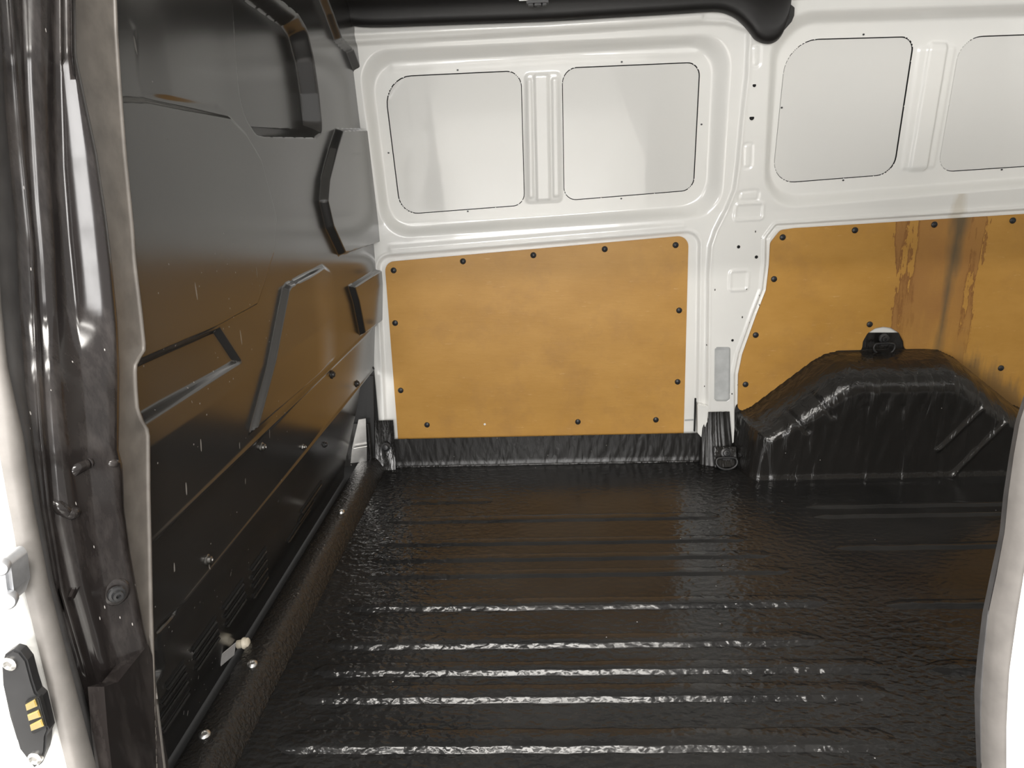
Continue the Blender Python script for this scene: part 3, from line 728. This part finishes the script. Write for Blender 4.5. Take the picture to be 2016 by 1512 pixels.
# each step: column line, offset, direction the sheet faces (degrees from +X towards the door), strength lower down
def low(v, to, a=600, b=760): return lambda r: (v+(to-v)*fd(r, a, b))*(1-fd(r, 1310, 1365))+25*fd(r, 1310, 1365)
one = lambda v: low(v, v)
steps = [(c0, 0, one(8)), (c0, -3, one(40)), (c0, -5, one(90)), (c0, -8, one(30)),
         (c1, 9, one(2)), (c1, 4, one(-4)), (c1, 1, one(-18)), (c1, -3, one(0)), (c1, -8, low(45, 20)),
         ('m', 12, low(66, 30)), ('m', 0, low(71, 34)), ('m', -10, low(74, 34)), (c2, 6, low(77, 36)), (c2, 0, low(96, 30)),
         (c3, 2, low(20, 22)), (c3, -4, low(-12, 10)), ('n', 10, low(5, 8)), ('n', -2, low(28, 24)), (c4, 6, low(52, 36)), (c4, -1, one(92)),
         (c4, -5, one(20)), (c5, 6, one(-10)), (c5, 2, one(10)), (c5, -2, one(50)), (c5, -7, one(96)), (c6, 5, one(30)), (c6, 0, one(20))]
rowsP = []
for r in rws:
    pb_ = on_plane(pxs(c0, r)+2, r, 0, -.528); pts_ = [pb_+np.array([-.15, 0, 0]), pb_]
    for ln, off, al in steps:
        if ln == 'm': x = (pxs(c1, r)+pxs(c2, r))/2
        elif ln == 'n': x = (pxs(c3, r)+pxs(c4, r))/2
        else: x = pxs(ln, r)
        d_ = ray(x+off, r); al_ = math.radians(al(r)); n_ = np.array([math.cos(al_), -math.sin(al_), 0])
        pts_.append(CAM+d_*((pts_[-1]-CAM) @ n_)/(d_ @ n_))
    rowsP.append(pts_)
C = [[rowsP[i][k] for i in range(len(rws))] for k in range(len(rowsP[0]))]
# ease each column so that neighbouring rows stay in line
PP_ = np.array(C); ker = np.array([.1, .2, .4, .2, .1])
XL = np.convolve(np.pad(PP_[-1, :, 0], 2, mode='edge'), ker, mode='valid')
endX = lambda o=0.0: (lambda r: float(np.interp(r, rws, XL))+o)
PP = np.array(C)
pil = empty('door_pillar', 'glossy black ribbed pillar at the front edge of the open side door', 'pillar')
strip_end = 5
grid('bulkhead_flange', PP[:8], M_STRIP, pil)
grid('pillar_skin', PP[7:], M_PILLAR, pil)
def on_pillar(px, py):                        # nearest built surface point for a pixel
    pr = PP.reshape(-1, 3)-CAM; cc = pr @ R3
    uv = np.stack([1008+F*cc[:, 0]/cc[:, 2], 756+F*cc[:, 1]/cc[:, 2]], -1)
    return PP.reshape(-1, 3)[np.argmin((uv[:, 0]-px)**2+(uv[:, 1]-py)**2)]
def boss(px, py, r, h):
    c_ = on_pillar(px, py)
    return lathe('pressed_boss', [(r*1.05, -.006), (r, -.001), (r*.93, h*.3), (r*.8, h*.62), (r*.6, h*.86), (r*.35, h*.97), (r*.05, h)], c_, (.7, -.7, .1), M_PILLAR, pil, 24)
boss(226, 1165, .018, .003)
def bead(path, r):
    q_ = [on_pillar(*p_)+np.array([-.0035, .0035, 0]) for p_ in path]
    q_[0] = q_[0]+np.array([-.012, .012, 0]); q_[-1] = q_[-1]+np.array([-.012, .012, 0])
    return tube('pressed_bead', [tuple(v_) for v_ in catmull(q_, 5)], r, M_PILLAR, pil, n=12)
bead([(143, 950), (148, 932), (160, 918), (176, 912), (190, 914)], .008)
bead([(205, 922), (216, 917), (228, 920), (234, 935)], .006)
bead([(106, 984), (116, 998), (132, 1009), (148, 1012), (160, 1010)], .008)
c = on_pillar(222, 1160); lathe('bolt', [(.011, 0), (.010, .003), (.007, .004), (.006, .009), (.003, .0095), (.002, .006)], (c[0]+.004, c[1]-.004, c[2]), (.7, -.7, 0), M_CAP, pil, 14)
c = on_pillar(140, 1172); box('rib_end', (c[0]+.004, c[1], c[2]), (.010, .022, .006), M_PILLAR, pil, .003, Matrix.Rotation(.5, 4, 'X'))
# lower step cover over the pillar foot
lc = [(205, 1352), (232, 1343), (292, 1268), (300, 1290), (312, 1400), (335, 1520), (340, 1640), (235, 1640), (212, 1440)]
vs = [on_plane(px, py, 0, -.529) for px, py in lc]; nlc = len(vs)
vs2 = [v+np.array([-.02, 0, 0]) for v in vs]
mesh('step_cover', vs+vs2, [tuple(range(nlc))]+[(i, i+nlc, (i+1) % nlc+nlc, (i+1) % nlc) for i in range(nlc)], M_PILLAR, pil, False)

# ---- seal, pale flange and white outer body on the left
s0 = [(-40, 0), (-26, 233), (-8, 467), (0, 600), (12, 720), (30, 800), (43, 854), (63, 987), (67, 1008), (93, 1141), (127, 1275), (180, 1475)]
s1 = [(-95, 0), (-75, 233), (-55, 467), (-45, 600), (-28, 720), (-12, 800), (0, 900), (18, 1000), (20, 1008), (47, 1158), (83, 1308), (123, 1475)]
def strip(name, A_, B_, xa, xb, mat, parent, bul=.01, n=9, rr=rws):
    a = np.array(col(A_, xa, rr)); b = np.array(col(B_, xb, rr)); S = []
    for k in range(n):
        t_ = k/(n-1); p = a*(1-t_)+b*t_; p = p.copy(); q = bul*math.sqrt(max(0, 1-(2*t_-1)**2)); p[:, 0] += q; p[:, 1] -= q*.6; S.append(p)
    return grid(name, np.array(S), mat, parent)
seal = empty('door_seal', 'grey rubber door seal running down the black front pillar', 'seal', 'door seals')
strip('lip', c6, s0, endX(0), endX(.006), M_SEALD, seal, .004, 5)
strip('bulb', s0, s1, endX(.009), endX(.002), M_SEAL, seal, .012, 11)
bcol = []
s2 = [(a-17, b) for a, b in s1]
e1 = np.array(col(s1, endX(0), rws)); e2 = np.array(col(s2, endX(-.004), rws))
bcol = [e1, e2]
for dx, dy in ((-.012, -.004), (-.03, -.012), (-.06, -.045), (-.09, -.060), (-.16, -.066), (-.40, -.05)): bcol.append(e2+np.array([dx, dy, 0]))
ob = grid('wall_front', np.array(bcol), M_WHITE); tag(ob, 'white outer body at the front edge of the side door', kind='structure')

def proj(P_):
    c_ = (np.asarray(P_)-CAM) @ R3; return 1008+F*c_[0]/c_[2], 756+F*c_[1]/c_[2]
# ---- door contact plate and check fitting on the white body edge
def on_body(px, py):
    pr = np.array(bcol).reshape(-1, 3); cc = (pr-CAM) @ R3
    uv = np.stack([1008+F*cc[:, 0]/cc[:, 2], 756+F*cc[:, 1]/cc[:, 2]], -1)
    return pr[np.argmin((uv[:, 0]-px)**2+(uv[:, 1]-py)**2)]
YC = min(float(on_body(a_, b_)[1]) for a_, b_ in ((5, 1300), (45, 1390), (75, 1500), (20, 1150)))-.005
def at(px, py, d=0): return on_plane(px, py, 1, YC+d)
plate = empty('contact_plate', 'black sliding door contact plate with three brass contacts on white body', 'contact plate')
po = [(2, 1310), (8, 1290), (24, 1280), (38, 1284), (52, 1302), (62, 1340), (70, 1365), (80, 1374), (92, 1425), (95, 1438), (90, 1450), (88, 1480), (80, 1505), (66, 1516), (50, 1508), (38, 1480), (20, 1410), (4, 1350)]
pw = [at(*q) for q in po]; slab('housing', rounded([(v[0], v[2]) for v in pw], .002, 3), lambda z: YC, .012, M_CAP, plate, .002)
pw = [at(*q, -.004) for q in ((48, 1382), (76, 1372), (92, 1432), (62, 1448))]
cblk = slab('contact_block', rounded([(v[0], v[2]) for v in pw], .002, 3), lambda z: YC-.004, .006, M_BLACK, plate, .001)
for a, b in (((52, 1400), (73, 1391)), ((56, 1420), (80, 1412)), ((61, 1440), (86, 1430))):
    q = [at(*a, -.006), at(*b, -.006), at(b[0]-5, b[1]-14, -.006), at(a[0]-3, a[1]-12, -.006)]
    slab('contact', [(v[0], v[2]) for v in q], lambda z: YC-.0065, .004, M_GOLD, cblk, .001)
for q in ((20, 1306), (70, 1492)):
    v = at(*q); lathe('screw', [(.008, -.002), (.008, .002), (.005, .004), (.003, .002)], (v[0], YC, v[2]), (0, -1, 0), M_STEEL, plate, 14)
hg = empty('check_fitting', 'pale grey bolted fitting on the white body left of the seal', 'fitting')
v = at(8, 1145); arm_ = slab('arm', rounded([(p_[0], p_[2]) for p_ in (at(-30, 1110), at(14, 1095), at(24, 1110), at(30, 1160), at(20, 1190), at(-30, 1200))], .006, 4), lambda z: YC-.006, .03, M_GALV, hg, .004)
for q, r in (((12, 1108), .008), ((25, 1172), .009)):
    v = at(*q); lathe('bolt', [(r, -.002), (r, .008), (r*.8, .010), (r*.4, .010)], (v[0], YC-.006, v[2]), (.5, -1, .1), M_GALV, arm_, 16)

# ================================================================== REAR EDGE OF THE DOOR OPENING (right)
XR = .66
def rcol(pts, Yv, rr): 
    ys_ = [p[1] for p in pts]; xs_ = [p[0] for p in pts]; out = []
    for r in rr:
        if r < ys_[0]: x = xs_[0]+(xs_[1]-xs_[0])/(ys_[1]-ys_[0])*(r-ys_[0])
        elif r > ys_[-1]: x = xs_[-1]+(xs_[-1]-xs_[-2])/(ys_[-1]-ys_[-2])*(r-ys_[-1])
        else: x = np.interp(r, ys_, xs_)
        out.append(on_plane(x, r, 1, Yv))
    return np.array(out)
rr = np.arange(200, 1640, 12)
q0 = [(2040, 700), (2011, 793), (1999, 829), (1987, 896), (1975, 975), (1968, 1047), (1950, 1130), (1934, 1206), (1924, 1290), (1918, 1360), (1920, 1440), (1923, 1512)]
q1 = [(2050, 700), (2020, 793), (2008, 829), (1996, 896), (1985, 975), (1978, 1047), (1962, 1131), (1946, 1206), (1937, 1298), (1932, 1400), (1932, 1512)]
q2 = [(2110, 700), (2078, 800), (2055, 900), (2038, 1000), (2016, 1110), (2001, 1206), (1985, 1319), (1980, 1420), (1980, 1512)]
YR = .88
seal2 = empty('door_seal', 'grey rubber door seal down the right edge of the door opening', 'seal', 'door seals')
a = rcol(q0, YR+.012, rr); b = rcol(q1, YR, rr); c = rcol(q2, YR-.02, rr)
def band(name, a, b, mat, parent, bul, n=9):
    S = []
    for k in range(n):
        t_ = k/(n-1); p_ = a*(1-t_)+b*t_; p_ = p_.copy(); p_[:, 1] -= bul*math.sqrt(max(0, 1-(2*t_-1)**2)); S.append(p_)
    return grid(name, np.array(S), mat, parent)
band('lip', a, b, M_SEALD, seal2, .004, 5); band('bulb', b, c, M_SEAL2, seal2, .012, 11)
m_ = (rr > -1)
e = c.copy()
nb = [e]
for dx, dy in ((.01, -.006), (.03, -.010), (.07, -.012), (.5, -.02), (1.7, -.02)): nb.append(e+np.array([dx, dy, 0]))
near = grid('trim_3', np.array(nb), M_WHITE); tag(near, 'white body side right of the open door behind its seal', kind='structure')

# ================================================================== WORKSHOP FLOOR OUTSIDE
gd = mesh('ground', [(-9, -9, -.5), (9, -9, -.5), (9, .80, -.5), (-9, .80, -.5)], [(0, 1, 2, 3)], plain('grey concrete', (.22, .215, .21), .5, noise=.15), None, False)
tag(gd, 'grey concrete workshop floor outside the van', kind='structure')
reflector = box('reflector', (-.1, -3.0, -.498), (2.2, 5.6, .006), plain('white epoxy bay paint', (.8, .79, .76), .3, noise=.05), gd, .001)  # added pale floor strip, reflected as bright bands in the window blanks
